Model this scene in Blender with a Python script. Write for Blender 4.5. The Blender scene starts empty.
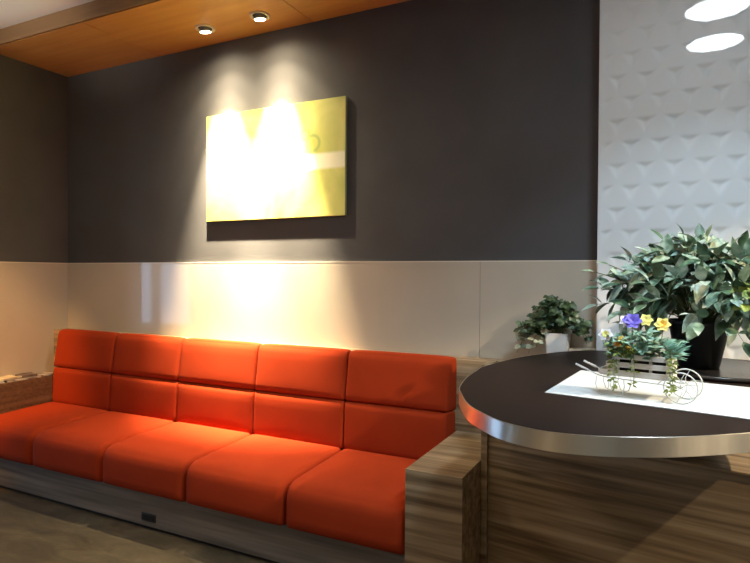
import bpy, bmesh, math, random
from mathutils import Vector, Matrix, noise
PI = math.pi
sc = bpy.context.scene
COL = sc.collection
R = math.radians

# ------------------------------------------------------------------ helpers
def link(name, bm, m, parent=None, smooth=False, loc=None):
    me = bpy.data.meshes.new(name)
    bm.normal_update()
    bm.to_mesh(me); bm.free()
    o = bpy.data.objects.new(name, me)
    ms = m if isinstance(m, (list, tuple)) else [m]
    for k in ms: me.materials.append(k)
    if smooth:
        for p in me.polygons: p.use_smooth = True
    COL.objects.link(o)
    if parent is not None: o.parent = parent
    if loc is not None: o.location = loc
    return o

def thing(name, label, cat, loc=(0, 0, 0), rz=0, group=None):
    o = bpy.data.objects.new(name, None); COL.objects.link(o)
    o.empty_display_size = .1
    o.location = loc; o.rotation_euler = (0, 0, rz)
    o['label'] = label; o['category'] = cat
    if group: o['group'] = group
    return o

def tag(o, label, cat, group=None, kind=None):
    o['label'] = label; o['category'] = cat
    if group: o['group'] = group
    if kind: o['kind'] = kind
    return o

def struct(name, bm, m, label=None, smooth=False):
    o = link(name, bm, m, None, smooth); o['kind'] = 'structure'
    if label: o['label'] = label
    o['category'] = name.split('_')[0]
    return o

def box(bm, x0, x1, y0, y1, z0, z1, bev=0, seg=2, mi=0):
    vs = [bm.verts.new((x, y, z)) for x in (x0, x1) for y in (y0, y1) for z in (z0, z1)]
    q = [(0, 1, 3, 2), (4, 6, 7, 5), (0, 4, 5, 1), (2, 3, 7, 6), (0, 2, 6, 4), (1, 5, 7, 3)]
    fs = [bm.faces.new([vs[i] for i in f]) for f in q]
    for f in fs: f.material_index = mi
    if bev:
        es = list({e for f in fs for e in f.edges})
        r = bmesh.ops.bevel(bm, geom=es, offset=bev, segments=seg, profile=.5, affect='EDGES')
        for f in r['faces']: f.material_index = mi
    return vs

def bx(*a, **k):
    bm = bmesh.new(); box(bm, *a, **k); return bm

def tube(bm, pts, r, n=8, closed=False, cap=True, mi=0):
    P = [Vector(p) for p in pts]; m = len(P)
    rs = r if isinstance(r, (list, tuple)) else [r] * m
    rings = []; up = None
    for i, p in enumerate(P):
        if closed: t = P[(i + 1) % m] - P[i - 1]
        else: t = P[min(i + 1, m - 1)] - P[max(i - 1, 0)]
        t.normalize()
        if up is None:
            up = Vector((0, 0, 1)) if abs(t.z) < .9 else Vector((1, 0, 0))
        a = t.cross(up)
        if a.length < 1e-5: a = t.cross(Vector((0, 1, 0)))
        a.normalize(); b = a.cross(t).normalized(); up = b
        rings.append([bm.verts.new(p + rs[i] * (a * math.cos(2 * PI * k / n) + b * math.sin(2 * PI * k / n))) for k in range(n)])
    for i in range(m if closed else m - 1):
        A, B = rings[i], rings[(i + 1) % m]
        for k in range(n):
            f = bm.faces.new([A[k], A[(k + 1) % n], B[(k + 1) % n], B[k]]); f.material_index = mi; f.smooth = True
    if cap and not closed:
        for g in (rings[0][::-1], rings[-1]):
            f = bm.faces.new(g); f.material_index = mi

def lathe(bm, prof, n=32, c=(0, 0, 0), mi=0, sq=None):
    """prof: list of (r,z); closes on the axis when r==0"""
    rings = []
    for r, z in prof:
        if r < 1e-6: rings.append([bm.verts.new((c[0], c[1], c[2] + z))])
        else: rings.append([bm.verts.new((c[0] + r * math.cos(2 * PI * k / n), c[1] + r * math.sin(2 * PI * k / n), c[2] + z)) for k in range(n)])
    for A, B in zip(rings, rings[1:]):
        for k in range(n):
            j = (k + 1) % n
            if len(A) == 1 and len(B) == 1: continue
            if len(A) == 1: f = bm.faces.new([A[0], B[k], B[j]])
            elif len(B) == 1: f = bm.faces.new([A[k], A[j], B[0]])
            else: f = bm.faces.new([A[k], A[j], B[j], B[k]])
            f.material_index = mi; f.smooth = True
    bmesh.ops.recalc_face_normals(bm, faces=bm.faces)

def prism(bm, outline, z0, z1, mi=0):
    a = [bm.verts.new((x, y, z0)) for x, y in outline]; b = [bm.verts.new((x, y, z1)) for x, y in outline]
    n = len(a)
    bm.faces.new(a[::-1]).material_index = mi; bm.faces.new(b).material_index = mi
    for i in range(n):
        bm.faces.new([a[i], a[(i + 1) % n], b[(i + 1) % n], b[i]]).material_index = mi

def catmull(P, n=6):
    out = []; m = len(P)
    for i in range(m):
        p0, p1, p2, p3 = (Vector(P[(i + k - 1) % m]) for k in range(4))
        for s in range(n):
            t = s / n
            out.append(.5 * ((2 * p1) + (p2 - p0) * t + (2 * p0 - 5 * p1 + 4 * p2 - p3) * t * t + (-p0 + 3 * p1 - 3 * p2 + p3) * t ** 3))
    return out

# ------------------------------------------------------------------ materials
def mat(name, base=(.5, .5, .5), rough=.6, metal=0, spec=.5, coat=0, emit=None, estr=0):
    m = bpy.data.materials.new(name); m.use_nodes = True
    b = m.node_tree.nodes['Principled BSDF']
    b.inputs['Base Color'].default_value = (*base, 1); b.inputs['Roughness'].default_value = rough
    b.inputs['Metallic'].default_value = metal; b.inputs['Specular IOR Level'].default_value = spec
    b.inputs['Coat Weight'].default_value = coat; b.inputs['Coat Roughness'].default_value = .05
    if emit:
        b.inputs['Emission Color'].default_value = (*emit, 1); b.inputs['Emission Strength'].default_value = estr
    return m

def nodes(m): return m.node_tree.nodes, m.node_tree.links, m.node_tree.nodes['Principled BSDF']

def tex_noise(m, scale, stretch=(1, 1, 1), detail=4, distort=0, coord='Object', rough=.5):
    N, L, _ = nodes(m)
    tc = N.new('ShaderNodeTexCoord'); mp = N.new('ShaderNodeMapping'); mp.inputs['Scale'].default_value = stretch
    nt = N.new('ShaderNodeTexNoise'); nt.inputs['Scale'].default_value = scale; nt.inputs['Detail'].default_value = detail
    nt.inputs['Distortion'].default_value = distort; nt.inputs['Roughness'].default_value = rough
    L.new(tc.outputs[coord], mp.inputs['Vector']); L.new(mp.outputs['Vector'], nt.inputs['Vector'])
    return nt.outputs['Fac']

def ramp(m, fac, stops):
    N, L, _ = nodes(m)
    r = N.new('ShaderNodeValToRGB'); e = r.color_ramp.elements
    while len(e) < len(stops): e.new(.5)
    for k, (p, c) in enumerate(stops): e[k].position = p; e[k].color = (*c, 1)
    L.new(fac, r.inputs['Fac']); return r.outputs['Color']

def bump(m, fac, strength, dist=.01):
    N, L, b = nodes(m)
    n = N.new('ShaderNodeBump'); n.inputs['Strength'].default_value = strength; n.inputs['Distance'].default_value = dist
    L.new(fac, n.inputs['Height']); L.new(n.outputs['Normal'], b.inputs['Normal'])

def base(m, c): N, L, b = nodes(m); L.new(c, b.inputs['Base Color'])

def noisy(name, stops, scale, rough=.6, stretch=(1, 1, 1), detail=4, distort=0, bmp=0, bscale=None, **k):
    m = mat(name, stops[0][1], rough, **k)
    f = tex_noise(m, scale, stretch, detail, distort)
    base(m, ramp(m, f, stops))
    if bmp: bump(m, tex_noise(m, bscale or scale * 4, stretch), bmp, .003)
    return m

M = {}
M['wall_dark'] = noisy('dark_grey_wallcovering', [(.3, (.064, .062, .066)), (.7, (.078, .076, .080))], 3, .75, bmp=.35, bscale=260)
M['wall_beige'] = noisy('beige_gloss_panel', [(.3, (.48, .425, .345)), (.7, (.53, .47, .385))], 2.2, .30, detail=6, distort=.6, coat=.6)
M['groove'] = mat('panel_joint', (.22, .19, .16), .7)
M['cap'] = mat('panel_edge', (.75, .70, .60), .25)
M['ceil'] = mat('ceiling_paint', (.80, .77, .70), .9)
M['soffit'] = noisy('orange_wood_soffit', [(.25, (.44, .195, .055)), (.5, (.50, .235, .07)), (.8, (.56, .28, .09))], 3, .42, stretch=(.5, 7, 1), detail=6, distort=.3)
M['fascia'] = noisy('soffit_fascia_wood', [(.3, (.20, .105, .045)), (.7, (.27, .15, .065))], 3, .5, stretch=(.5, 4, 8))
M['seam'] = mat('soffit_seam', (.10, .035, .012), .7)
def orange():
    m = mat('orange_upholstery', (.66, .06, .008), .9, spec=.12)
    pass
    f = tex_noise(m, 5, detail=3); base(m, ramp(m, f, [(.3, (.305, .031, .0062)), (.7, (.34, .0355, .0074))]))
    bump(m, tex_noise(m, 420, detail=2), .25, .002)
    return m
M['orange'] = orange()
def wood(name, cs, st=(.45, 8, 9), rough=.42):
    m = mat(name, cs[0], rough)
    f = tex_noise(m, 2.6, st, 5, .15)
    N, L, b = nodes(m)
    f2 = tex_noise(m, 9, (.12, 5, 6), 4, .05)
    mx = N.new('ShaderNodeMix'); mx.inputs[0].default_value = .35
    L.new(f, mx.inputs[2]); L.new(f2, mx.inputs[3])
    base(m, ramp(m, mx.outputs[0], [(.36, cs[0]), (.46, cs[1]), (.54, cs[2]), (.64, cs[3])]))
    bump(m, f2, .05, .001)
    return m
M['wood'] = wood('striped_brown_wood', [(.12, .076, .040), (.24, .165, .092), (.34, .245, .143), (.46, .35, .225)])
M['wood_grey'] = wood('grey_plinth_wood', [(.10, .083, .066), (.15, .125, .10), (.19, .16, .13), (.24, .205, .17)])
M['wood_dark'] = wood('dark_shelf_wood', [(.07, .038, .02), (.12, .068, .036), (.16, .092, .05), (.21, .125, .07)], st=(8, .45, 9))
M['kick'] = mat('black_toe_kick', (.012, .011, .010), .6)
M['socket'] = mat('black_plastic', (.008, .008, .008), .35)
M['socket_edge'] = mat('dark_grey_plastic', (.03, .03, .03), .4)
def floor():
    m = mat('brown_floor', (.15, .12, .07), .55)
    a = tex_noise(m, 3.2, (1, 2.4, 1), 9, .9, rough=.68)
    base(m, ramp(m, a, [(.25, (.040, .029, .014)), (.45, (.075, .055, .028)), (.6, (.11, .082, .044)), (.75, (.19, .145, .088))]))
    bump(m, tex_noise(m, 45, (1, 3, 1), 5), .3, .004)
    return m
M['floor'] = floor()
M['counter'] = noisy('dark_brown_laminate', [(.3, (.0165, .0092, .0072)), (.7, (.0200, .0115, .0092))], 30, .45, spec=.08)
M['rim'] = mat('brushed_metal_band', (.86, .79, .66), .27, metal=1)
def anis():
    m = M['rim']; f = tex_noise(m, 60, (1, 1, .02), 3)
    N, L, b = nodes(m)
    r = N.new('ShaderNodeMapRange'); r.inputs[3].default_value = .26; r.inputs[4].default_value = .36
    b.inputs['Anisotropic'].default_value = .85; b.inputs['Anisotropic Rotation'].default_value = .25
    tg = N.new('ShaderNodeTangent'); tg.direction_type = 'RADIAL'; tg.axis = 'Z'; L.new(tg.outputs[0], b.inputs['Tangent'])
    L.new(f, r.inputs[0]); L.new(r.outputs[0], b.inputs['Roughness'])
anis()
M['runner'] = mat('white_cloth', (.60, .63, .64), .85, spec=.2)
M['white'] = mat('white_ceramic', (.70, .69, .66), .35)
M['cream'] = mat('cream_plastic', (.72, .66, .54), .4)
M['black_pot'] = mat('black_pot_plastic', (.008, .009, .010), .32)
M['tray'] = mat('dark_tray_lacquer', (.028, .024, .022), .22)
M['soil'] = noisy('potting_soil', [(.3, (.01, .007, .005)), (.7, (.03, .02, .013))], 60, .9)
M['metal'] = mat('satin_steel', (.62, .61, .58), .3, metal=1)
M['lampgrey'] = mat('grey_lamp_body', (.30, .29, .28), .4)
M['lamptrim'] = mat('white_lamp_trim', (.80, .72, .60), .4)
M['darkhole'] = mat('dark_recess', (.01, .008, .006), .8)
M['bulb'] = mat('lit_bulb', (1, 1, 1), .5, emit=(1, .88, .68), estr=25)
M['wire'] = mat('white_painted_wire', (.72, .74, .70), .4)
M['slat_white'] = noisy('white_painted_slats', [(.3, (.80, .78, .72)), (.7, (.90, .89, .84))], 25, .6, stretch=(.3, 4, 4))
M['slat'] = noisy('whitewashed_slats', [(.3, (.74, .72, .66)), (.7, (.86, .84, .78))], 25, .7, stretch=(.3, 4, 4))
def leafmat(name, a, b_, c, sc_=26, rough=.45):
    m = mat(name, a, rough)
    f = tex_noise(m, sc_, detail=3, distort=.4)
    base(m, ramp(m, f, [(.35, a), (.5, b_), (.66, c)]))
    m.node_tree.nodes['Principled BSDF'].inputs['Transmission Weight'].default_value = 0
    return m
M['leaf_sage'] = leafmat('sage_leaf', (.065, .125, .072), (.17, .26, .175), (.42, .50, .40))
M['leaf_deep'] = leafmat('deep_green_leaf', (.022, .055, .030), (.05, .11, .06), (.10, .18, .11))
M['leaf_pale'] = leafmat('pale_leaf', (.16, .26, .20), (.30, .40, .33), (.48, .56, .49))
M['leaf_lime'] = leafmat('yellow_green_leaf', (.13, .19, .035), (.22, .30, .06), (.36, .44, .12))
M['ivy'] = leafmat('ivy_leaf', (.014, .034, .015), (.030, .062, .026), (.085, .13, .06), 40)
M['ivy_pale'] = leafmat('ivy_cream_leaf', (.16, .19, .11), (.30, .32, .22), (.48, .48, .36), 40)
M['blue_green'] = leafmat('blue_green_leaf', (.10, .24, .17), (.19, .36, .27), (.30, .47, .38), 40)
M['stem'] = mat('plant_stem', (.10, .13, .05), .7)
M['purple'] = mat('purple_petal', (.14, .11, .62), .6)
M['white_petal'] = mat('white_petal', (.82, .80, .88), .6)
M['yellow_petal'] = mat('yellow_petal', (.80, .76, .22), .6)
M['amber'] = mat('amber_petal', (.85, .50, .06), .6)
M['orange_petal'] = mat('orange_petal', (.62, .25, .04), .6)
M['lamp_cool'] = mat('cool_lamp_diffuser', (.9, .9, .9), .6, emit=(.80, .92, 1), estr=28)
M['lamp_warm'] = mat('warm_lamp_diffuser', (.9, .9, .9), .6, emit=(1, .83, .64), estr=62)
M['daylight'] = mat('frosted_daylit_glass', (.8, .85, .9), .5, emit=(.50, .70, 1), estr=6)
M['daylight_side'] = mat('frosted_daylit_side_glass', (.8, .85, .9), .5, emit=(.36, .58, 1), estr=8.5)
M['frame'] = mat('window_frame_paint', (.55, .54, .52), .5)
M['room_front'] = mat('front_wall_paint', (.80, .70, .52), .85)
M['room_dark'] = mat('dark_room_wall', (.06, .05, .04), .85)
M['room'] = mat('room_wall_paint', (.62, .54, .43), .85)

# ------------------------------------------------------------------ geometry constants
D = 3.20            # back wall face
XL = -4.48          # left wall face
ZB = 1.571          # beige wainscot height
ZS = 3.128          # wooden soffit underside
ZC = 3.235          # main ceiling
YF = 2.53           # soffit fascia
XC, YC = -.298, 3.08   # textured wall: left edge, face
XR, XE, YN = 3.0, -11.0, -2.6

# ------------------------------------------------------------------ the setting
struct('floor', bx(XE - .1, XR + .1, YN - .1, D + .15, -.06, 0), M['floor'], 'mottled brown floor in front of the bench')
struct('wall_back', bx(XE - .1, XR + .1, D, D + .12, 0, 3.4), M['wall_dark'], 'dark grey back wall above the pale wainscot')
# glossy panelling: separate boards with fine joints
bm = bmesh.new()
joints = [XL, -.928, XC + .2]
for a, b in zip(joints, joints[1:]):
    box(bm, a + .0012, b - .0012, D - .010, D, .2, ZB - .006, mi=0)
box(bm, XL, XC + .2, D - .007, D, .2, ZB - .004, mi=1)
box(bm, XL, XC + .2, D - .011, D, ZB - .006, ZB, mi=2)
struct('trim_1', bm, [M['wall_beige'], M['groove'], M['cap']], 'glossy beige wainscot panels along the back wall')
struct('wall_left', bx(XL - .12, XL, 2.42, D, 0, 3.4), M['wall_dark'], 'dark left wall beside the bench')
bm = bmesh.new()
box(bm, XL, XL + .009, 2.42, D - .011, .2, ZB - .006, mi=0); box(bm, XL, XL + .010, 2.42, D - .011, ZB - .006, ZB, mi=1)
struct('trim_2', bm, [M['wall_beige'], M['cap']], 'glossy beige wainscot on the left wall')
struct('wall_front', bx(XE - .1, XR + .1, YN - .1, YN, 0, 3.4), M['room_front'])
struct('wall_far_left', bx(XE - .1, XE, YN, D, 0, 3.4), M['room_dark'])
struct('wall_far_right', bx(XR, XR + .1, YN, D, 0, 3.4), M['room'])
struct('ceiling', bx(XE, XR, YN, D, ZC, ZC + .08), M['ceil'], 'pale ceiling in front of the wooden soffit')
# lowered wooden soffit with fascia and fine seams
bm = bmesh.new()
sx = [XE, -5.2, -3.42, -2.055, -.7, .65, 2.0, XR]
for a, b in zip(sx, sx[1:]):
    box(bm, a + .0025, b - .0025, YF + .02, D, ZS, ZS + .02, mi=0)
box(bm, XE, XR, YF + .02, D, ZS + .004, ZC, mi=1)
box(bm, XE, XR, YF + .004, YF + .0195, ZS + .006, ZC, mi=2)
box(bm, XE, XR, YF, YF + .006, ZS, ZC, mi=2)
# openings for the two spots are cut as dark recess discs inside the lamps themselves
struct('trim_3', bm, [M['soffit'], M['seam'], M['fascia']], 'lowered orange wood ceiling panel above the bench')
# textured white wall
def relief():
    bm = bmesh.new()
    x0, x1, z0, z1 = XC, 1.30, .0, ZS
    st = .0066; nx = int((x1 - x0) / st); nz = int((z1 - z0) / st)
    a = .125; k = 4 * PI / (math.sqrt(3) * a)
    K = [(0, k), (k * math.sin(2 * PI / 3), k * math.cos(2 * PI / 3)), (k * math.sin(4 * PI / 3), k * math.cos(4 * PI / 3))]
    def h(x, z):
        if x < x0 + .012: return 0
        # equilateral grid; the downward triangles are scooped out
        u, v = x + .086, z - 2.050
        hgt = a * math.sqrt(3) / 2
        row = math.floor(v / hgt); fz = v / hgt - row            # 0 at the row's lower line, 1 at its upper line
        sh = u / a + .5 * ((row + 1) % 2)
        q = (sh + .5 * fz) % 1.0                                   # skewed coordinate
        # barycentric inside the parallelogram: split into up and down triangles
        if q < fz: b = (q, fz - q, 1 - fz)
        else: return .0004 * min(1 - q, q - fz, fz) * 3
        m_ = min(b[0] * 1.0, b[1] * 1.0, b[2] * 1.25)
        t = max(0, m_ - .05) / .30
        t = t * t * (3 - 2 * t) if t < 1 else 1
        return -.0065 * t * min(1, (x - x0 - .012) / .03)
    g = []
    for i in range(nx + 1):
        x = x0 + (x1 - x0) * i / nx; row = []
        for j in range(nz + 1):
            z = z0 + (z1 - z0) * j / nz
            row.append(bm.verts.new((x, YC - h(x, z), z)))
        g.append(row)
    for i in range(nx):
        for j in range(nz):
            f = bm.faces.new([g[i][j], g[i + 1][j], g[i + 1][j + 1], g[i][j + 1]]); f.smooth = True
    # left return, so the wall has its real thickness
    b0 = bm.verts.new((x0, D, z0)); b1 = bm.verts.new((x0, D, z1))
    bm.faces.new([b0] + g[0] + [b1])
    box(bm, x0 + .002, x1, YC + .012, D, 0, ZS)
    box(bm, x1, XR, YC, D, 0, ZS)
    return bm
def relief_mat():
    m = mat('white_relief_panel', (.74, .76, .77), .5, coat=1.0)
    N, L, b = nodes(m)
    b.inputs['Coat Roughness'].default_value = .012
    cv = N.new('ShaderNodeCombineXYZ'); cv.inputs[1].default_value = -1
    L.new(cv.outputs[0], b.inputs['Coat Normal'])
    return m
M['relief'] = relief_mat()
struct('wall_right', relief(), M['relief'], 'white wall with a raised triangle relief behind the counter')
# wooden ledge along the wall, behind bench and counter
bm = bmesh.new(); box(bm, XL + .009, XC, 3.065, D - .011, 0, 1.024, bev=.002, seg=1)
struct('trim_4', bm, M['wood'], 'wooden ledge behind the bench backrest')

# daylit windows of the entrance side, seen as a pale reflection in the wainscot
def window(i, x0, x1):
    o = struct('window_%d' % i, bx(x0 + .03, x1 - .03, YN + .01, YN + .03, .43, 1.90), M['daylight'])
    bm = bmesh.new()
    for a in ((x0, x1, .38, .43), (x0, x1, 1.90, 1.95), (x0, x0 + .03, .43, 1.90), (x1 - .03, x1, .43, 1.90)):
        box(bm, a[0], a[1], YN, YN + .05, a[2], a[3])
    f = link('window_frame', bm, M['frame'], o); return o
window(1, -10.15, -9.78); window(2, -9.55, -8.68)
o = struct('window_3', bx(XE + .01, XE + .03, .05, 3.05, .33, 2.27), M['daylight_side'])
bm = bmesh.new()
for a in ((0, 3.1, .28, .33), (0, 3.1, 2.27, 2.32), (0, .05, .33, 2.27), (3.05, 3.1, .33, 2.27), (1.53, 1.57, .33, 2.27)):
    box(bm, XE, XE + .05, a[0], a[1], a[2], a[3])
link('window_frame', bm, M['frame'], o)

# ------------------------------------------------------------------ bench sofa
def pad(x0, x1, prof_f, z0, z1, y1, r, crown=.006, nx=14, seg=5):
    """Upholstered block. prof_f(t) gives front-face y at height t in 0..1; rounded edges, softly crowned face."""
    bm = bmesh.new()
    # start from a subdivided box, then shape
    NX, NY, NZ = 16, 10, 8
    vs = {}
    def P(i, j, k):
        key = (i, j, k)
        if key in vs: return vs[key]
        u, v, w = i / NX, j / NY, k / NZ
        # concentrate rows at the edges
        e = lambda t: .5 - .5 * math.cos(PI * t)
        u, v, w = e(u), e(v), e(w)
        X = x0 + (x1 - x0) * u; Z = z0 + (z1 - z0) * w
        yf = prof_f(w); Y = yf + (y1 - yf) * v
        # round by projecting into a rounded box
        cx = min(max(X, x0 + r * .45), x1 - r * .45); cy = min(max(Y, yf + r), y1 - r * .5); cz = min(max(Z, z0 + r * .5), z1 - r)
        dx, dy, dz = (X - cx) / (r * .45), (Y - cy) / (r if Y < cy else r * .5), (Z - cz) / (r if Z > cz else r * .5)
        l = math.sqrt(dx * dx + dy * dy + dz * dz); mxx = max(abs(dx), abs(dy), abs(dz))
        if l > 1e-6 and mxx > 1e-6:
            s = mxx / l
            X = cx + dx * s * r * .45; Y = cy + dy * s * (r if dy < 0 else r * .5); Z = cz + dz * s * (r if dz > 0 else r * .5)
        # crown
        b = (1 - (2 * u - 1) ** 4)
        if w > .5: Z += crown * b * (1 - (2 * v - 1) ** 4) * (w - .5) * 2
        if v < .5: Y -= crown * b * (1 - (2 * w - 1) ** 4) * (.5 - v) * 2
        vs[key] = bm.verts.new((X, Y, Z)); return vs[key]
    def quad(a, b, c, d):
        f = bm.faces.new([P(*a), P(*b), P(*c), P(*d)]); f.smooth = True
    for i in range(NX):
        for j in range(NY):
            quad((i, j, 0), (i, j + 1, 0), (i + 1, j + 1, 0), (i + 1, j, 0)); quad((i, j, NZ), (i + 1, j, NZ), (i + 1, j + 1, NZ), (i, j + 1, NZ))
        for k in range(NZ):
            quad((i, 0, k), (i + 1, 0, k), (i + 1, 0, k + 1), (i, 0, k + 1)); quad((i, NY, k), (i, NY, k + 1), (i + 1, NY, k + 1), (i + 1, NY, k))
    for j in range(NY):
        for k in range(NZ):
            quad((0, j, k), (0, j, k + 1), (0, j + 1, k + 1), (0, j + 1, k)); quad((NX, j, k), (NX, j + 1, k), (NX, j + 1, k + 1), (NX, j, k + 1))
    return bm

X0, W = -1.016, .6636
sofa = thing('bench_sofa', 'long built-in orange bench with five padded seats and wooden arm blocks against the wall', 'sofa', (X0 - 2.5 * W, 2.7, 0))
def S(name, bm, m, parent=None, smooth=False):
    o = link(name, bm, m, parent or sofa, smooth)
    if parent is None: o.location = (-sofa.location.x, -sofa.location.y, 0)
    return o
plinth = S('plinth', bx(X0 - 5 * W, X0, 2.405, 3.06, .022, .225), M['wood_grey'])
kick = S('toe_kick', bx(X0 - 5 * W, X0 + .01, 2.425, 3.05, 0, .022), M['kick'])
bm = bmesh.new()
box(bm, -2.712, -2.600, 2.399, 2.405, .052, .098, bev=.002, seg=1)
so = link('power_socket', bm, M['socket_edge'], plinth)
bm = bmesh.new(); box(bm, -2.700, -2.612, 2.3965, 2.399, .058, .092, bev=.001, seg=1)
for k in (-.02, .02):
    pass
link('socket_face', bm, M['socket'], plinth)
for i in range(5):
    a, b = X0 - (i + 1) * W, X0 - i * W
    bm = pad(a + .0015, b - .0015, lambda t: 2.352 + .006 * t, .218, .45, 2.975, .068, crown=.008)
    for v in bm.verts:            # the seat rises a little towards the backrest
        if v.co.z > .33: v.co.z += .026 * (v.co.y - 2.35) / .62
    S('seat_cushion', bm, M['orange'])
for i in range(5):
    a, b = X0 - (i + 1) * W, X0 - i * W
    def endpad(bm, i=i):
        if i == 0:
            for v in bm.verts:
                k = max(0, (v.co.x - (X0 - .09)) / .09); f = max(0, (3.075 - v.co.y) / .12)
                v.co.x -= .030 * k * min(1, f)
        return bm
    S('lower_back_pad', endpad(pad(a + .0015, b - .0015, lambda t: 2.950 + .012 * t, .458, .741, 3.062, .026, crown=.006)), M['orange'])
    S('upper_back_pad', endpad(pad(a + .0015, b - .0015, lambda t: 2.962 + .045 * t, .7435, 1.034, 3.075, .030, crown=.006)), M['orange'])
# right arm block, narrowing at its far corner where it meets the counter post
bm = bmesh.new(); box(bm, X0 + .001, -.7515, 2.345, 3.064, 0, .631, bev=.0015, seg=1)
S('arm_block', bm, M['wood'])
bm = bmesh.new(); box(bm, XL + .010, X0 - 5 * W - .001, 2.30, 3.064, 0, .672, bev=.0015, seg=1)
o = S('arm_block', bm, M['wood_dark']); o['label'] = 'darker side shelf at the wall end'

# leaflets on the far arm
def leaflet(name, label, cat, x, y, z, w, l, h, rz, mm, group=None, curl=0):
    bm = bmesh.new(); n = 8
    top = []; bot = []
    for i in range(n + 1):
        u = i / n - .5
        dz = curl * (2 * u) ** 2 + .0012 * math.sin(7 * u)
        top.append([bm.verts.new((u * w, s * l / 2, h + dz)) for s in (-1, 1)]); bot.append([bm.verts.new((u * w, s * l / 2, dz * .6)) for s in (-1, 1)])
    for i in range(n):
        bm.faces.new([top[i][0], top[i + 1][0], top[i + 1][1], top[i][1]]); bm.faces.new([bot[i][0], bot[i][1], bot[i + 1][1], bot[i + 1][0]])
        bm.faces.new([bot[i][0], bot[i + 1][0], top[i + 1][0], top[i][0]]); bm.faces.new([bot[i][1], top[i][1], top[i + 1][1], bot[i + 1][1]])
    bm.faces.new([bot[0][0], top[0][0], top[0][1], bot[0][1]]); bm.faces.new([bot[n][0], bot[n][1], top[n][1], top[n][0]])
    o = link(name, bm, mm); o.location = (x, y, z); o.rotation_euler = (0, 0, rz)
    tag(o, label, cat, group); return o
pm = noisy('printed_grey_cover', [(.35, (.10, .085, .08)), (.5, (.30, .27, .25)), (.62, (.55, .50, .45))], 22, .35)
pw = noisy('printed_white_page', [(.4, (.55, .57, .60)), (.6, (.72, .74, .78))], 14, .4)
pc = noisy('printed_cream_page', [(.4, (.50, .42, .28)), (.6, (.66, .58, .42))], 14, .45)
pd = noisy('printed_dark_cover', [(.4, (.05, .035, .035)), (.6, (.16, .12, .11))], 20, .4)
ZT = .6725
leaflet('magazine', 'pale glossy magazine lying flat at the near end of the wall shelf', 'magazine', -4.405, 2.46, ZT, .125, .27, .008, R(4), pw, curl=.002)
leaflet('magazine', 'grey printed magazine lying flat in the middle of the wall shelf', 'magazine', -4.405, 2.745, ZT, .125, .25, .010, R(-3), pm, curl=.002)
leaflet('brochure', 'cream brochure propped on the grey magazine on the wall shelf', 'brochure', -4.410, 2.655, ZT + .0135, .110, .15, .012, R(8), pc, curl=.006)
leaflet('booklet', 'dark booklet on top of the grey magazine near the backrest', 'booklet', -4.415, 2.80, ZT + .0135, .105, .12, .014, R(-10), pd, curl=.004)
leaflet('leaflet', 'small folded grey leaflet lying at the backrest end of the wall shelf', 'leaflet', -4.41, 2.955, ZT, .11, .13, .010, R(6), pm, curl=.005)

# ------------------------------------------------------------------ picture
def paint():
    m = mat('yellow_abstract_canvas', (.7, .65, .05), .5)
    N, L, b = nodes(m)
    tc = N.new('ShaderNodeTexCoord'); sp = N.new('ShaderNodeSeparateXYZ'); L.new(tc.outputs['Object'], sp.inputs[0])
    f = tex_noise(m, 2.6, detail=5, distort=1.2)
    col = ramp(m, f, [(.3, (.38, .39, .05)), (.5, (.50, .50, .13)), (.65, (.60, .58, .17)), (.8, (.66, .49, .07))])
    def band(z, w, soft=.01):
        s = N.new('ShaderNodeMath'); s.operation = 'SUBTRACT'; L.new(sp.outputs[2], s.inputs[0]); s.inputs[1].default_value = z
        a = N.new('ShaderNodeMath'); a.operation = 'ABSOLUTE'; L.new(s.outputs[0], a.inputs[0])
        r = N.new('ShaderNodeMapRange'); r.inputs[1].default_value = w; r.inputs[2].default_value = w + soft; r.inputs[3].default_value = 1; r.inputs[4].default_value = 0
        L.new(a.outputs[0], r.inputs[0]); return r.outputs[0]
    def over(fac, c, src):
        mx = N.new('ShaderNodeMix'); mx.data_type = 'RGBA'; L.new(fac, mx.inputs[0]); L.new(src, mx.inputs[6]); mx.inputs[7].default_value = (*c, 1); return mx.outputs[2]
    col = over(band(-.02, .040, .02), (.80, .76, .55), col)
    def ring(cx, cz, r, w, soft=.008):
        c = N.new('ShaderNodeCombineXYZ'); c.inputs[0].default_value = cx; c.inputs[2].default_value = cz
        xz = N.new('ShaderNodeCombineXYZ'); L.new(sp.outputs[0], xz.inputs[0]); L.new(sp.outputs[2], xz.inputs[2])
        d = N.new('ShaderNodeVectorMath'); d.operation = 'DISTANCE'; L.new(xz.outputs[0], d.inputs[0]); L.new(c.outputs[0], d.inputs[1])
        s = N.new('ShaderNodeMath'); s.operation = 'SUBTRACT'; L.new(d.outputs['Value'], s.inputs[0]); s.inputs[1].default_value = r
        a = N.new('ShaderNodeMath'); a.operation = 'ABSOLUTE'; L.new(s.outputs[0], a.inputs[0])
        q = N.new('ShaderNodeMapRange'); q.inputs[1].default_value = w; q.inputs[2].default_value = w + soft; q.inputs[3].default_value = 1; q.inputs[4].default_value = 0
        L.new(a.outputs[0], q.inputs[0]); return q.outputs[0]
    col = over(ring(.33, .10, .05, .006), (.30, .36, .10), col)
    col = over(ring(.27, .16, .03, .004), (.30, .34, .08), col)
    L.new(col, b.inputs['Base Color'])
    return m
px0, px1, pz0, pz1 = -2.938, -1.800, 1.862, 2.610
pic = thing('wall_picture', 'yellow abstract canvas with a pale central band hanging on the dark wall above the bench', 'picture', ((px0 + px1) / 2, D, (pz0 + pz1) / 2))
w2, h2 = (px1 - px0) / 2, (pz1 - pz0) / 2
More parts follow.
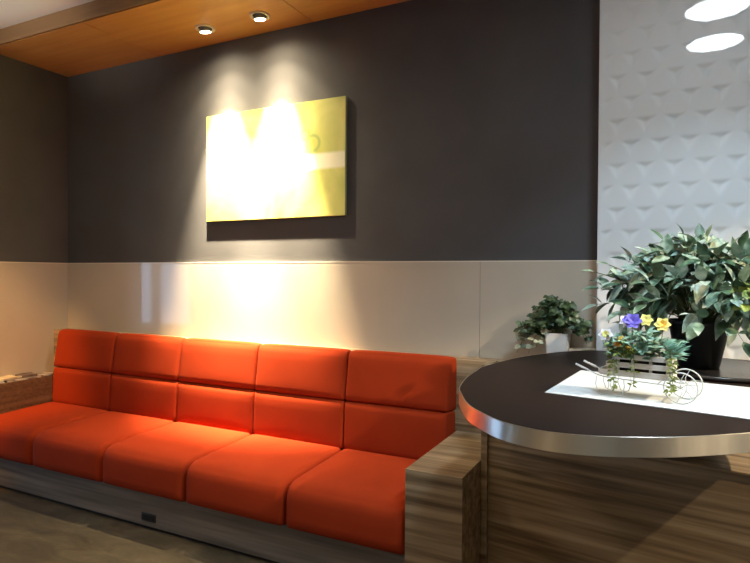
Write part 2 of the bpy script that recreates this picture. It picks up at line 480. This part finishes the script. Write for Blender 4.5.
link('canvas', bx(-w2, w2, -.026, -.004, -h2, h2, bev=.0015, seg=1), paint(), pic)
for a in ((-w2 + .03, w2 - .03, -h2 + .03, -h2 + .06), (-w2 + .03, w2 - .03, h2 - .06, h2 - .03)): link('stretcher_bar', bx(a[0], a[1], -.004, 0, a[2], a[3]), M['slat'], pic)
bm = bmesh.new()   # pale edging strip down the near side
box(bm, w2, w2 + .004, -.027, -.004, -h2, h2)
e = link('edge_strip', bm, mat('pale_green_edge', (.42, .45, .22), .5), pic); e['label'] = 'pale green side edge'

# ------------------------------------------------------------------ soffit spotlights
def spot(x, y, label):
    t = thing('ceiling_spotlight', label, 'spotlight', (x, y, ZS), group='spotlights over the picture')
    bm = bmesh.new(); lathe(bm, [(.046, -.001), (.048, -.007), (.062, -.010), (.066, -.002), (.066, 0)], 40)
    link('trim_ring', bm, M['lamptrim'], t, True)
    bm = bmesh.new(); lathe(bm, [(.0465, -.0005), (0, -.0005)], 40)
    link('recess', bm, M['darkhole'], t)
    # tilted lamp head
    h = bpy.data.objects.new('lamp_head', bpy.data.meshes.new('lamp_head'))
    bm = bmesh.new(); lathe(bm, [(0, .020), (.030, .018), (.036, .004), (.037, -.014), (.033, -.016), (.031, -.010)], 32)
    h = link('lamp_head', bm, M['lampgrey'], t, True)
    h.rotation_euler = (R(10), 0, 0); h.location = (0, 0, -.010)
    bm = bmesh.new(); lathe(bm, [(.0345, -.0165), (.030, -.0185), (0, -.020)], 32)
    g = link('bulb_lens', bm, M['bulb'], h, True)
    # reflector lamp: a bright core inside wider, weaker cones (a soft bell-shaped beam)
    for e, cone, bl in ((1750, 40, 1), (115, 62, 1), (52, 96, 1), (16, 150, 1)):
        L = bpy.data.lights.new('spot_beam', 'SPOT'); L.energy = e * SPOT_W; L.color = (1, .82, .53)
        L.spot_size = R(cone); L.spot_blend = bl; L.shadow_soft_size = .014
        lo = bpy.data.objects.new('spot_beam', L); COL.objects.link(lo); lo.parent = t
        lo.location = (0, -.01, -.045)
        lo.rotation_euler = Vector((0, .205, -1.1)).to_track_quat('-Z', 'Y').to_euler()
    return t
SPOT_W = 1.4
spot(-2.757, 2.965, 'small round recessed spotlight over the picture, the one farther from the textured white wall')
spot(-2.309, 2.970, 'small round recessed spotlight over the picture, the one nearer the textured white wall')

# ------------------------------------------------------------------ round ceiling lamps
def disc_lamp(x, y, r, m, label, group):
    t = thing('ceiling_lamp', label, 'lamp', (x, y, ZC), group=group)
    bm = bmesh.new(); lathe(bm, [(r + .012, 0), (r + .012, -.012), (r, -.014), (r, -.004)], 48)
    link('lamp_ring', bm, M['lamptrim'], t, True)
    bm = bmesh.new(); lathe(bm, [(r, -.008), (0, -.008)], 48)
    link('diffuser', bm, m, t)
    if m is M['lamp_cool']:
        L = bpy.data.lights.new('downlight_beam', 'SPOT'); L.energy = 125; L.color = (.60, .82, 1); L.spot_size = R(112); L.spot_blend = .35; L.shadow_soft_size = r * .8
        o = bpy.data.objects.new('downlight_beam', L); COL.objects.link(o); o.parent = t; o.location = (0, 0, -.02)
    return t
disc_lamp(.32, 1.17, .185, M['lamp_cool'], 'round cool white ceiling lamp above the counter, farther from the textured wall', 'cool ceiling lamps')
disc_lamp(.29, 1.80, .185, M['lamp_cool'], 'round cool white ceiling lamp above the counter, nearer the textured wall', 'cool ceiling lamps')
for k, (x, y) in enumerate(((-3.6, 1.1), (-2.3, .8), (-.9, .2), (-1.6, -1.4))):
    disc_lamp(x, y, .12, M['lamp_warm'], 'round warm ceiling lamp in the middle of the room', 'warm ceiling lamps')

# ------------------------------------------------------------------ counter
ct = thing('reception_counter', 'low wooden reception counter under a raised dark round top with a metal edge', 'counter', (-.7205, 2.632, 0))
CT = Vector(ct.location)
def Cn(name, bm, m, smooth=False, parent=None, rz=0, loc=None):
    o = link(name, bm, m, parent or ct, smooth)
    if parent is None: o.location = loc if loc is not None else -CT
    o.rotation_euler = (0, 0, rz); return o
ang = math.atan2(-.049, .294)
bm = bmesh.new(); box(bm, 0, 2.6, 0, .30, .006, .772, bev=.001, seg=1)
body = Cn('front_panel', bm, M['wood'], rz=ang, loc=(0, 0, 0))
bm = bmesh.new(); box(bm, 0, 2.6, -.006, .31, .772, .782, bev=.002, seg=1)
Cn('desk_top', bm, M['wood'], rz=ang, loc=(0, 0, 0))
Cn('end_post', bx(-.7505, -.7215, 2.614, 2.79, 0, 1.0735, bev=.001, seg=1), M['wood'])
Cn('pedestal', bx(-.15, .22, 2.86, 3.06, .7825, 1.0735), M['wood'])
s = .3711 / .4411
tr = [(-.7714, 2.7579), (-.768, 2.56), (-.7534, 2.382), (-.7137, 2.175), (-.674, 2.070), (-.610, 1.932), (-.546, 1.837), (-.433, 1.725), (-.306, 1.676), (-.187, 1.682), (-.062, 1.727), (.062, 1.798), (.222, 1.926)]
P2 = [(x * s, y * s) for x, y in tr]
P2 += [(.30, 1.735), (.385, 1.90), (.44, 2.10), (.47, 2.35), (.47, 2.65), (.44, 2.90), (.36, 3.01), (.24, 3.05), (.0, 3.066), (-.20, 3.066)]
P2 += [(-.315, 3.05), (-.40, 2.975), (x_ := -.48, 2.86), (-.585, 2.62)]
OUT = [Vector((p[0], p[1], 0)) for p in P2]
loop = catmull(OUT, 6)
ol = [(p.x, p.y) for p in loop]
def inset(pts, d):
    out = []; n = len(pts)
    for i in range(n):
        t = Vector((pts[(i + 1) % n][0] - pts[i - 1][0], pts[(i + 1) % n][1] - pts[i - 1][1])).normalized()
        out.append((pts[i][0] - t.y * d, pts[i][1] + t.x * d))
    return out
area = sum(ol[i][0] * ol[(i + 1) % len(ol)][1] - ol[(i + 1) % len(ol)][0] * ol[i][1] for i in range(len(ol)))
if area < 0: ol.reverse()
bm = bmesh.new(); prism(bm, inset(ol, .003), 1.0745, 1.1197)
top = Cn('counter_top', bm, M['counter']); top['label'] = 'dark brown round-ended top'
bm = bmesh.new()
i0, i1 = ol, inset(ol, .0035); n = len(ol)
rings = [[bm.verts.new((p[0], p[1], z)) for p in c] for c, z in ((i1, 1.1205), (i0, 1.1198), (i0, 1.0738), (i1, 1.0735))]
for a, b in zip(rings, rings[1:] + rings[:1]):
    for i in range(n):
        f = bm.faces.new([a[i], b[i], b[(i + 1) % n], a[(i + 1) % n]]); f.smooth = True
bmesh.ops.recalc_face_normals(bm, faces=bm.faces)
rim = Cn('edge_band', bm, M['rim']); rim['label'] = 'brushed metal edge band'
rim.data.set_sharp_from_angle(angle=R(35)) if hasattr(rim.data, 'set_sharp_from_angle') else None
ZTOP = 1.1205

# white runner
q = [(-.331, 1.868), (.46, 1.868 - .79 * .19), (.54, 2.22), (-.284, 2.365)]
bm = bmesh.new()
nx, ny = 40, 20; A, B, C2, D2 = [Vector((*p, 0)) for p in q]
xmax = .435
def rp(u, v):
    a = A.lerp(B, u).lerp(D2.lerp(C2, u), v); return a
g0 = [[None] * (ny + 1) for _ in range(nx + 1)]; g1 = [[None] * (ny + 1) for _ in range(nx + 1)]
# keep the cloth on the top: its far end is cut before the rim
Bx = A.lerp(B, .70); Cx = D2.lerp(C2, .82)
for i in range(nx + 1):
    for j in range(ny + 1):
        u, v = i / nx, j / ny
        p = A.lerp(Bx, u).lerp(D2.lerp(Cx, u), v)
        g0[i][j] = bm.verts.new((p.x, p.y, ZTOP + .0026)); g1[i][j] = bm.verts.new((p.x, p.y, ZTOP + .0003))
for i in range(nx):
    for j in range(ny):
        bm.faces.new([g0[i][j], g0[i + 1][j], g0[i + 1][j + 1], g0[i][j + 1]]); bm.faces.new([g1[i][j], g1[i][j + 1], g1[i + 1][j + 1], g1[i + 1][j]])
for i in range(nx):
    bm.faces.new([g1[i][0], g1[i + 1][0], g0[i + 1][0], g0[i][0]]); bm.faces.new([g1[i + 1][ny], g1[i][ny], g0[i][ny], g0[i + 1][ny]])
for j in range(ny):
    bm.faces.new([g1[0][j + 1], g1[0][j], g0[0][j], g0[0][j + 1]]); bm.faces.new([g1[nx][j], g1[nx][j + 1], g0[nx][j + 1], g0[nx][j]])
tag(link('table_runner', bm, M['runner']), 'flat white cloth runner lying across the dark counter top', 'cloth')

# ------------------------------------------------------------------ leaves
def leaf(bm, p, d, nrm, L, w, mi=0, fold=.25, droop=.35, seg=5, lobes=0):
    """a curved, folded leaf with a midrib, rooted at p, pointing along d"""
    d = Vector(d).normalized(); s = d.cross(Vector(nrm))
    if s.length < 1e-4: s = d.cross(Vector((1, 0, .1)))
    s.normalize(); up = s.cross(d).normalized()
    pts = []; p = Vector(p)
    for i in range(seg + 1):
        t = i / seg
        wt = (math.sin(PI * min(1, t * .97 + .03) ** .85)) * w / 2
        if lobes: wt *= 1 + .35 * math.sin(t * PI * lobes)
        c = p + d * (L * t * (1 - .12 * droop * t)) - up * (droop * L * t * t * .5)
        pts.append((c, wt))
    prev = None
    for i, (c, wt) in enumerate(pts):
        if i in (0, seg) : row = [bm.verts.new(c)]
        else: row = [bm.verts.new(c - s * wt + up * fold * wt), bm.verts.new(c), bm.verts.new(c + s * wt + up * fold * wt)]
        if prev:
            if len(prev) == 1 and len(row) == 3: fs = [[prev[0], row[1], row[0]], [prev[0], row[2], row[1]]]
            elif len(prev) == 3 and len(row) == 1: fs = [[prev[0], prev[1], row[0]], [prev[1], prev[2], row[0]]]
            else: fs = [[prev[0], prev[1], row[1], row[0]], [prev[1], prev[2], row[2], row[1]]]
            for f in fs:
                f = bm.faces.new(f); f.material_index = mi; f.smooth = True
        prev = row

def curve_pts(p, d, L, sag, n=8, rnd=None, wig=0):
    out = [Vector(p)]; d = Vector(d).normalized()
    for i in range(n):
        d = (d + Vector((0, 0, -sag / n)) + (Vector((rnd.uniform(-1, 1), rnd.uniform(-1, 1), rnd.uniform(-1, 1))) * wig if rnd else Vector())).normalized()
        out.append(out[-1] + d * L / n)
    return out

def bushy(root, origin, rnd, stems, leafL, leafW, mats, weights, spread, zc, radii, per=9, stem_r=.0022, inset_=0, sag=.3, avoid=None, droop=(.2, .7), name='foliage'):
    """stems that reach to points on an ellipsoid crown; paired leaves along each"""
    bf = bmesh.new(); bs = bmesh.new(); o = Vector(origin)
    for k in range(stems):
        # goal on the crown
        while True:
            v = Vector((rnd.gauss(0, 1), rnd.gauss(0, 1), rnd.gauss(.25, 1))).normalized()
            if v.z > spread: break
        rr = rnd.uniform(.55, 1.0)
        goal = o + Vector((v.x * radii[0] * rr, v.y * radii[1] * rr, zc + v.z * radii[2] * rr))
        if avoid and avoid(goal): continue
        start = o + Vector((v.x, v.y, 0)) * .045
        mid = start.lerp(goal, .45) + Vector((0, 0, .07 + .05 * rnd.random())) - Vector((v.x, v.y, 0)) * .03
        pts = []
        for i in range(10):
            t = i / 9; pts.append((1 - t) ** 2 * start + 2 * t * (1 - t) * mid + t * t * goal)
        tube(bs, pts, [stem_r * (1 - .6 * i / 9) for i in range(10)], 5)
        ph = rnd.random() * 6
        for j in range(per):
            t = .42 + .58 * (j + .5) / per; i = min(8, int(t * 9)); c = pts[i].lerp(pts[i + 1], t * 9 - i)
            ax = (pts[i + 1] - pts[i]).normalized()
            ph += 2.4
            side = ax.cross(Vector((math.cos(ph), math.sin(ph), .3))).normalized()
            d = (side + ax * .7 + Vector((0, 0, .05))).normalized()
            if avoid and avoid(c + d * leafL): continue
            leaf(bf, c, d, Vector((rnd.uniform(-.5, .5), rnd.uniform(-.6, .2), 1)), leafL * rnd.uniform(.65, 1.15), leafW * rnd.uniform(.75, 1.1), rnd.choices(range(len(mats)), weights)[0], rnd.uniform(.1, .4), rnd.uniform(*droop))
        leaf(bf, goal, (goal - mid), (0, -.3, 1), leafL * .8, leafW * .8, rnd.choices(range(len(mats)), weights)[0], .25, .3)
    st = link('stems', bs, M['stem'], root); fo = link(name, bf, mats, root)
    return st, fo

# big variegated plant on a round dark tray
rnd = random.Random(5)
TX, TY = .195, 2.62
tr_ = tag(link('round_tray', (lambda b: (lathe(b, [(0, 0), (.268, 0), (.276, .004), (.276, .014), (.270, .017), (.262, .015), (0, .015)], 72), b)[1])(bmesh.new()), M['tray'], loc=(TX, TY, ZTOP + .0004)), 'round dark lacquered tray under the black plant pot on the counter', 'tray')
pp = thing('potted_plant', 'large bushy plant with grey-green leaves in a black pot on the round tray', 'plant', (.125, 2.60, ZTOP + .0156))
bm = bmesh.new(); lathe(bm, [(0, 0), (.070, 0), (.074, .004), (.108, .165), (.114, .168), (.115, .182), (.104, .182), (.100, .160), (0, .158)], 40)
link('pot', bm, M['black_pot'], pp, True)
bm = bmesh.new(); lathe(bm, [(0, .166), (.06, .168), (.101, .1605)], 24); link('soil', bm, M['soil'], pp, True)
def avoidw(p): # world-ish local check: keep off the relief wall (local y)
    return p.y > 3.03 - 2.60 or p.z < .045 or (p.y < 0 and p.z < .085 and abs(p.x) < .10)
bushy(pp, (0, 0, .165), rnd, 105, .098, .046, [M['leaf_sage'], M['leaf_deep'], M['leaf_pale']], [6, 3, 4.2], -.5, .08, (.385, .28, .29), per=9, avoid=avoidw)
# a looser branch reaching towards the bench, and light tips on top
bs = bmesh.new(); bf = bmesh.new()
for (gx, gy, gz, lf) in ((-.385, -.02, .37, 6), (-.36, -.03, .30, 5), (-.33, .0, .40, 6), (.02, -.10, .50, 8), (-.06, -.1, .51, 7), (.10, -.12, .47, 7), (-.24, -.06, .42, 7), (.19, -.05, .44, 7)):
    st = Vector((.02 * rnd.uniform(-1, 1), .0, .17)); go = Vector((gx, gy, gz)); mi = st.lerp(go, .5) + Vector((0, 0, .05))
    pts = [(1 - t) ** 2 * st + 2 * t * (1 - t) * mi + t * t * go for t in [i / 10 for i in range(11)]]
    tube(bs, pts, .0018, 5)
    for j in range(lf):
        t = .55 + .45 * j / lf; i = min(9, int(t * 10)); c = pts[i]; a = 2.4 * j + gx * 9
        ax = (go - mi).normalized(); sd = ax.cross(Vector((math.cos(a), math.sin(a), .4))).normalized()
        leaf(bf, c, sd + ax * .9, (0, -.5, 1), .060 * rnd.uniform(.7, 1.1), .028, rnd.choices((0, 1, 2), (5, 4, 3))[0], .3, .3)
    leaf(bf, go, ax, (0, -.3, 1), .06, .026, 0)
link('long_stems', bs, M['stem'], pp); link('outer_foliage', bf, [M['leaf_sage'], M['leaf_deep'], M['leaf_pale']], pp)
# yellow-green broad leaves at the far side
bf = bmesh.new()
for k in range(26):
    a = rnd.uniform(0, 2 * PI); c = Vector((.165 + .07 * math.cos(a) * rnd.random(), -.20 + .06 * math.sin(a), .27 + rnd.uniform(-.09, .07)))
    leaf(bf, c, (math.cos(a), math.sin(a) * .7 - .4, rnd.uniform(-.5, .4)), (0, -.8, 1), rnd.uniform(.045, .065), .042, 0, .2, .5)
o = link('broad_foliage', bf, [M['leaf_lime']], pp); o['label'] = 'yellow-green broad leaves'

# ivy in a white square pot on the ledge
rnd = random.Random(11)
iv = thing('potted_ivy', 'trailing ivy in a square white pot on the wooden ledge behind the counter', 'plant', (-.490, 3.126, 1.0245))
bm = bmesh.new()
def ring4(h, z, r=.0): return [bm.verts.new((sx_ * h, sy_ * h, z)) for sx_, sy_ in ((-1, -1), (1, -1), (1, 1), (-1, 1))]
rr_ = [ring4(.048, 0), ring4(.0585, .168), ring4(.0535, .168), ring4(.051, .150)]
bm.faces.new(rr_[0][::-1])
for a, b in zip(rr_, rr_[1:]):
    for k in range(4): bm.faces.new([a[k], a[(k + 1) % 4], b[(k + 1) % 4], b[k]])
bm.faces.new(rr_[-1])
bmesh.ops.bevel(bm, geom=[e for e in bm.edges if abs(e.verts[0].co.z - e.verts[1].co.z) > .1], offset=.006, segments=3, affect='EDGES')
link('pot', bm, M['white'], iv)
link('soil', bx(-.050, .050, -.050, .050, .1503, .158), M['soil'], iv)
bs = bmesh.new(); bf = bmesh.new()
for k in range(64):
    a = rnd.uniform(0, 2 * PI); rad = rnd.uniform(.3, 1)
    tx = math.cos(a) * .185 * rad; ty = -.02 - abs(math.sin(a)) * .10 * rad + .05 * rnd.random(); tz = .335 - .16 * rad ** 2 + rnd.uniform(-.04, .03)
    if k % 4 == 0: tx = rnd.uniform(-.215, -.10); tz = rnd.uniform(.05, .20); ty = -.04 - .05 * rnd.random()
    if k % 8 == 1: tx = rnd.uniform(.09, .175); tz = rnd.uniform(.12, .24); ty = -.08 * rnd.random() - .02
    if ty > .045: ty = .045
    st = Vector((rnd.uniform(-.03, .03), rnd.uniform(-.03, .03), .155)); go = Vector((tx, ty, tz))
    mi = Vector((tx * .55, ty * .6, max(tz, .2) + .08))
    pts = [(1 - t) ** 2 * st + 2 * t * (1 - t) * mi + t * t * go for t in [i / 10 for i in range(11)]]
    tube(bs, pts, .0011, 4)
    for j in range(9):
        t = .3 + .7 * j / 8; i = min(9, int(t * 10)); c = pts[i]; b_ = rnd.uniform(0, 2 * PI)
        if c.y > .05: c = Vector((c.x, .05, c.z))
        pale = (c.z < .17 and c.x < -.05) or rnd.random() < .07
        dd = Vector((math.cos(b_), -abs(math.sin(b_)) * .8, rnd.uniform(-.5, .3)))
        leaf(bf, c, dd, (rnd.uniform(-.4, .4), -.9, .8), rnd.uniform(.028, .046), rnd.uniform(.024, .036), 1 if (pale and rnd.random() < .7) else 0, .2, .3, seg=4)
link('stems', bs, M['stem'], iv); link('foliage', bf, [M['ivy'], M['ivy_pale']], iv)

# low cream box next to the ivy
bm = bmesh.new(); box(bm, -.428, XC - .004, 3.080, 3.180, 0, .078, bev=.006, seg=2)
for f in list(bm.faces): pass
cb = link('storage_box', bm, M['cream']); cb.location = (0, 0, 1.0245)
tag(cb, 'low plain cream box beside the ivy pot on the ledge', 'box')
bm = bmesh.new(); box(bm, -.430, XC - .002, 3.078, 3.182, .0785, .090, bev=.003, seg=2); link('lid', bm, M['cream'], cb)

# ------------------------------------------------------------------ flower cart
rnd = random.Random(21)
cart = thing('flower_cart', 'white wire garden cart with a slatted box of artificial flowers on the runner', 'flower cart', (-.055, 1.935, ZTOP + .0028), math.atan2(-.19, 1))
def K(name, bm, m, parent=None, smooth=False): return link(name, bm, m, parent or cart, smooth)
bz0, bz1, hx, hy = .064, .130, .088, .038
lefts = (-.118, -.096, -.076)
# slatted planter box: three boards a side plus corner posts
bm = bmesh.new()
hh = .016; gap = (bz1 - bz0 - 3 * hh) / 2
for k in range(3):
    z = bz0 + k * (hh + gap); xl = lefts[k]
    for sy in (-1, 1): box(bm, xl, hx, sy * hy - .0025, sy * hy + .0025, z, z + hh, bev=.0008, seg=1)
    for xx in (xl + .0025, hx - .0025): box(bm, xx - .0025, xx + .0025, -hy + .0026, hy - .0026, z, z + hh, bev=.0008, seg=1)
for xx in (-.062, -.02, .03, .076):
    for sy in (-1, 1): box(bm, xx - .004, xx + .004, sy * (hy - .0051) - .0025, sy * (hy - .0051) + .0025, bz0, bz1)
box(bm, lefts[0] + .003, hx - .003, -hy + .003, hy - .003, bz0 - .003, bz0)
pb = K('planter_box', bm, M['slat_white'])
link('foam_filler', bx(-.070, hx - .006, -hy + .009, hy - .009, bz0 + .0005, bz1 - .010), M['soil'], pb)
# wheels
wx, wr = .112, .044
for sy in (-1, 1):
    y = sy * .044; bm = bmesh.new()
    tube(bm, [(wx + wr * math.cos(t), y, wr + .0022 + wr * math.sin(t)) for t in [2 * PI * i / 40 for i in range(40)]], .0020, 7, closed=True)
    for i in range(6):
        a = 2 * PI * i / 6 + .3; r2 = .018
        tube(bm, [(wx, y, wr + .002), (wx + r2 * math.cos(a + .35), y, wr + .002 + r2 * math.sin(a + .35)), (wx + wr * math.cos(a), y, wr + .002 + wr * math.sin(a))], .0011, 5)
    wh = K('wheel', bm, M['wire'])
bm = bmesh.new(); tube(bm, [(wx, -.046, wr + .002), (wx, .046, wr + .002)], .0024, 7); K('axle', bm, M['wire'])
# frame rails, handles and scroll legs
for sy in (-1, 1):
    y = sy * .041; bm = bmesh.new()
    tube(bm, [(wx, y, wr + .002), (.06, y, .050), (-.10, y, .056), (-.125, y, .062), (-.165, y, .078)], .0017, 6)
    K('rail', bm, M['wire'])
    bm = bmesh.new(); tube(bm, [(-.150, y, .072), (-.160, y, .076), (-.188, y, .087)], .0034, 8); h_ = K('handle', bm, M['white'])
    bm = bmesh.new()
    for c_ in (-.105, -.060):
        tube(bm, [(c_ - .018, y, .056), (c_ - .021, y, .030), (c_ - .012, y, .006), (c_, y, .0018), (c_ + .012, y, .006), (c_ + .019, y, .030), (c_ + .016, y, .054)], .0013, 5)
    K('leg', bm, M['wire'])
for x in (-.09, .05):
    bm = bmesh.new(); tube(bm, [(x, -.041, .0565 if x < 0 else .0505), (x, .041, .0565 if x < 0 else .0505)], .0015, 5); K('crossbar', bm, M['wire'])
# greenery
bf = bmesh.new()
for k in range(260):
    x = rnd.uniform(-.095, .085); y = rnd.uniform(-.052, .045); a = rnd.uniform(0, 2 * PI)
    e = rnd.uniform(.1, 1.2)
    leaf(bf, (x, y, bz1 - .012 + rnd.uniform(0, .075) * (1 - .4 * abs(x) / .1)), (math.cos(a), math.sin(a) * .8 - .15, e), (0, -.6, 1), rnd.uniform(.024, .046), rnd.uniform(.010, .018), rnd.choices((0, 1, 2), (6, 3, 2))[0], .3, .5, seg=4)
for k in range(34):   # spiky tuft at the wheel end
    a = rnd.uniform(-1.2, 1.2); e = rnd.uniform(.0, 1.3)
    leaf(bf, (.072, -.012, bz1), (math.cos(a), math.sin(a) - .3, e), (0, -.6, 1), rnd.uniform(.05, .078), .008, 0, .3, .35, seg=4)
for k in range(16):   # rosette in the middle
    a = k * 2.4; e = .2 + k * .05
    leaf(bf, (.012, -.052, bz1 + .026), (math.cos(a), -.75, math.sin(a)), (0, -1, .2), .030 - k * .0009, .021, 0, .15, -.4, seg=4)
for k in range(90):
    a = rnd.uniform(0, 2 * PI)
    leaf(bf, (rnd.uniform(-.10, -.01), rnd.uniform(-.055, -.02), bz1 + rnd.uniform(-.01, .035)), (math.cos(a), -abs(math.sin(a)) * .7, rnd.uniform(-.2, .9)), (0, -.7, 1), rnd.uniform(.016, .028), .009, 3, .3, .4, seg=3)
K('greenery', bf, [M['blue_green'], M['leaf_sage'], M['leaf_deep'], M['leaf_lime']])
# trailing vine tufts
for (cx, cz, n_) in ((-.072, .045, 34), (.088, .050, 42), (-.015, .060, 12)):
    bf = bmesh.new(); 
    pts = [(cx, -.030, bz1), (cx, -.046, bz1 - .002), (cx + .004, -.051, bz1 - .035), (cx + .002, -.050, cz - .022)]
    tube(bf, pts, .0009, 4)
    for k in range(n_):
        t = rnd.random(); z = bz1 - t * (bz1 - cz + .022); a = rnd.uniform(0, 2 * PI)
        leaf(bf, (cx + rnd.uniform(-.008, .008), -.050 - .005 * rnd.random(), z), (math.cos(a), -abs(math.sin(a)) * .6, rnd.uniform(-.7, .5)), (0, -1, .4), rnd.uniform(.012, .020), .006, 0, .2, .3, seg=3)
    o = K('trailing_vine', bf, M['leaf_lime']); 
# flowers
def flower(x, y, z, r, m1, m2, n=5, label=None):
    bf = bmesh.new()
    for rg, rr2 in ((0, 1), (1, .62)):
        for k in range(n):
            a = 2 * PI * k / n + rg * .6
            leaf(bf, (0, 0, .002 * rg), (math.cos(a), -.35 + rg * -.3, math.sin(a)), (0, -1, .3), r * rr2, r * .95 * rr2, rg, .12, .3, seg=5)
    o = K('flower', bf, [m1, m2]); o.location = (x, y, z); o.rotation_euler = (R(-28), 0, rnd.uniform(-.2, .2))
    if label: o['label'] = label
    bs = bmesh.new(); tube(bs, [(0, 0, 0), (0, .012, -.02), (-x * .15, .035, -(z - bz1) - .005)], .0011, 5)
    link('flower_stem', bs, M['stem'], o)
ZF = bz1
flower(-.022, -.030, ZF + .100, .029, M['purple'], M['purple'], 6, 'purple blossom')
flower(-.043, -.022, ZF + .101, .022, M['white_petal'], M['purple'], 5, 'white and purple blossom')
flower(.012, -.015, ZF + .104, .022, M['yellow_petal'], M['yellow_petal'], 6, 'pale yellow blossom')
flower(.058, -.018, ZF + .093, .025, M['yellow_petal'], M['amber'], 6, 'amber and yellow blossom')
flower(-.100, -.030, ZF + .053, .024, M['white_petal'], M['yellow_petal'], 6, 'cream blossom with a yellow heart')
flower(-.050, -.045, ZF + .046, .012, M['yellow_petal'], M['amber'], 5, 'small yellow blossom')
flower(-.062, -.048, ZF + .028, .013, M['orange_petal'], M['orange_petal'], 5, 'small rust orange blossom')
flower(-.030, -.046, ZF + .022, .012, M['orange_petal'], M['amber'], 5, 'small orange blossom')

# ------------------------------------------------------------------ light
def area(name, loc, target, size, energy, color, sy=None):
    L = bpy.data.lights.new(name, 'AREA'); L.energy = energy; L.color = color; L.size = size
    if sy: L.shape = 'RECTANGLE'; L.size_y = sy
    o = bpy.data.objects.new(name, L); COL.objects.link(o); o.location = loc
    o.rotation_euler = (Vector(target) - Vector(loc)).to_track_quat('-Z', 'Y').to_euler(); return o
def point_spot(name, loc, target, energy, color, size=60, blend=.5, soft=.03):
    L = bpy.data.lights.new(name, 'SPOT'); L.energy = energy; L.color = color; L.spot_size = R(size); L.spot_blend = blend; L.shadow_soft_size = soft
    o = bpy.data.objects.new(name, L); COL.objects.link(o); o.location = loc
    o.rotation_euler = (Vector(target) - Vector(loc)).to_track_quat('-Z', 'Y').to_euler(); return o
point_spot('counter_downlight', (2.2, 1.75, 3.15), (.15, 2.5, .5), 520, (1, .80, .54), 46, .4, .03)

point_spot('wall_washer', (-3.75, .9, 3.15), (-4.48, 2.42, .95), 560, (1, .52, .17), 33, 1, .05)
point_spot('ceiling_fill_spot', (-3.9, .7, 2.6), (-3.9, 2.0, 3.235), 95, (1, .90, .72), 46, 1, .1)  # added unseen spot without a fixture, brightens the pale ceiling near the fascia
w = bpy.data.worlds.new('world'); sc.world = w; w.use_nodes = True
w.node_tree.nodes['Background'].inputs[0].default_value = (.5, .6, .8, 1); w.node_tree.nodes['Background'].inputs[1].default_value = .02

# ------------------------------------------------------------------ camera
yaw, pit, rol = R(26.5139), R(-.7143), R(.3238)
fw = Vector((-math.sin(yaw) * math.cos(pit), math.cos(yaw) * math.cos(pit), math.sin(pit)))
rt = Vector((math.cos(yaw), math.sin(yaw), 0)); up = rt.cross(fw)
rt2 = rt * math.cos(rol) + up * math.sin(rol); up2 = up * math.cos(rol) - rt * math.sin(rol)
cd = bpy.data.cameras.new('camera'); cam = bpy.data.objects.new('camera', cd); COL.objects.link(cam)
mt = Matrix((rt2, up2, -fw)).transposed().to_4x4(); mt.translation = Vector((0, 0, 1.4911)); cam.matrix_world = mt
cd.sensor_width = 36; cd.lens = 578.567 / 750 * 36; cd.clip_start = .05
sc.camera = cam

sc.view_settings.view_transform = 'Standard'; sc.view_settings.look = 'None'
sc.view_settings.exposure = 0.0; sc.view_settings.gamma = 1; sc.view_settings.use_curve_mapping = False
sc.cycles.use_denoising = True
sc.cycles.sample_clamp_indirect = 6
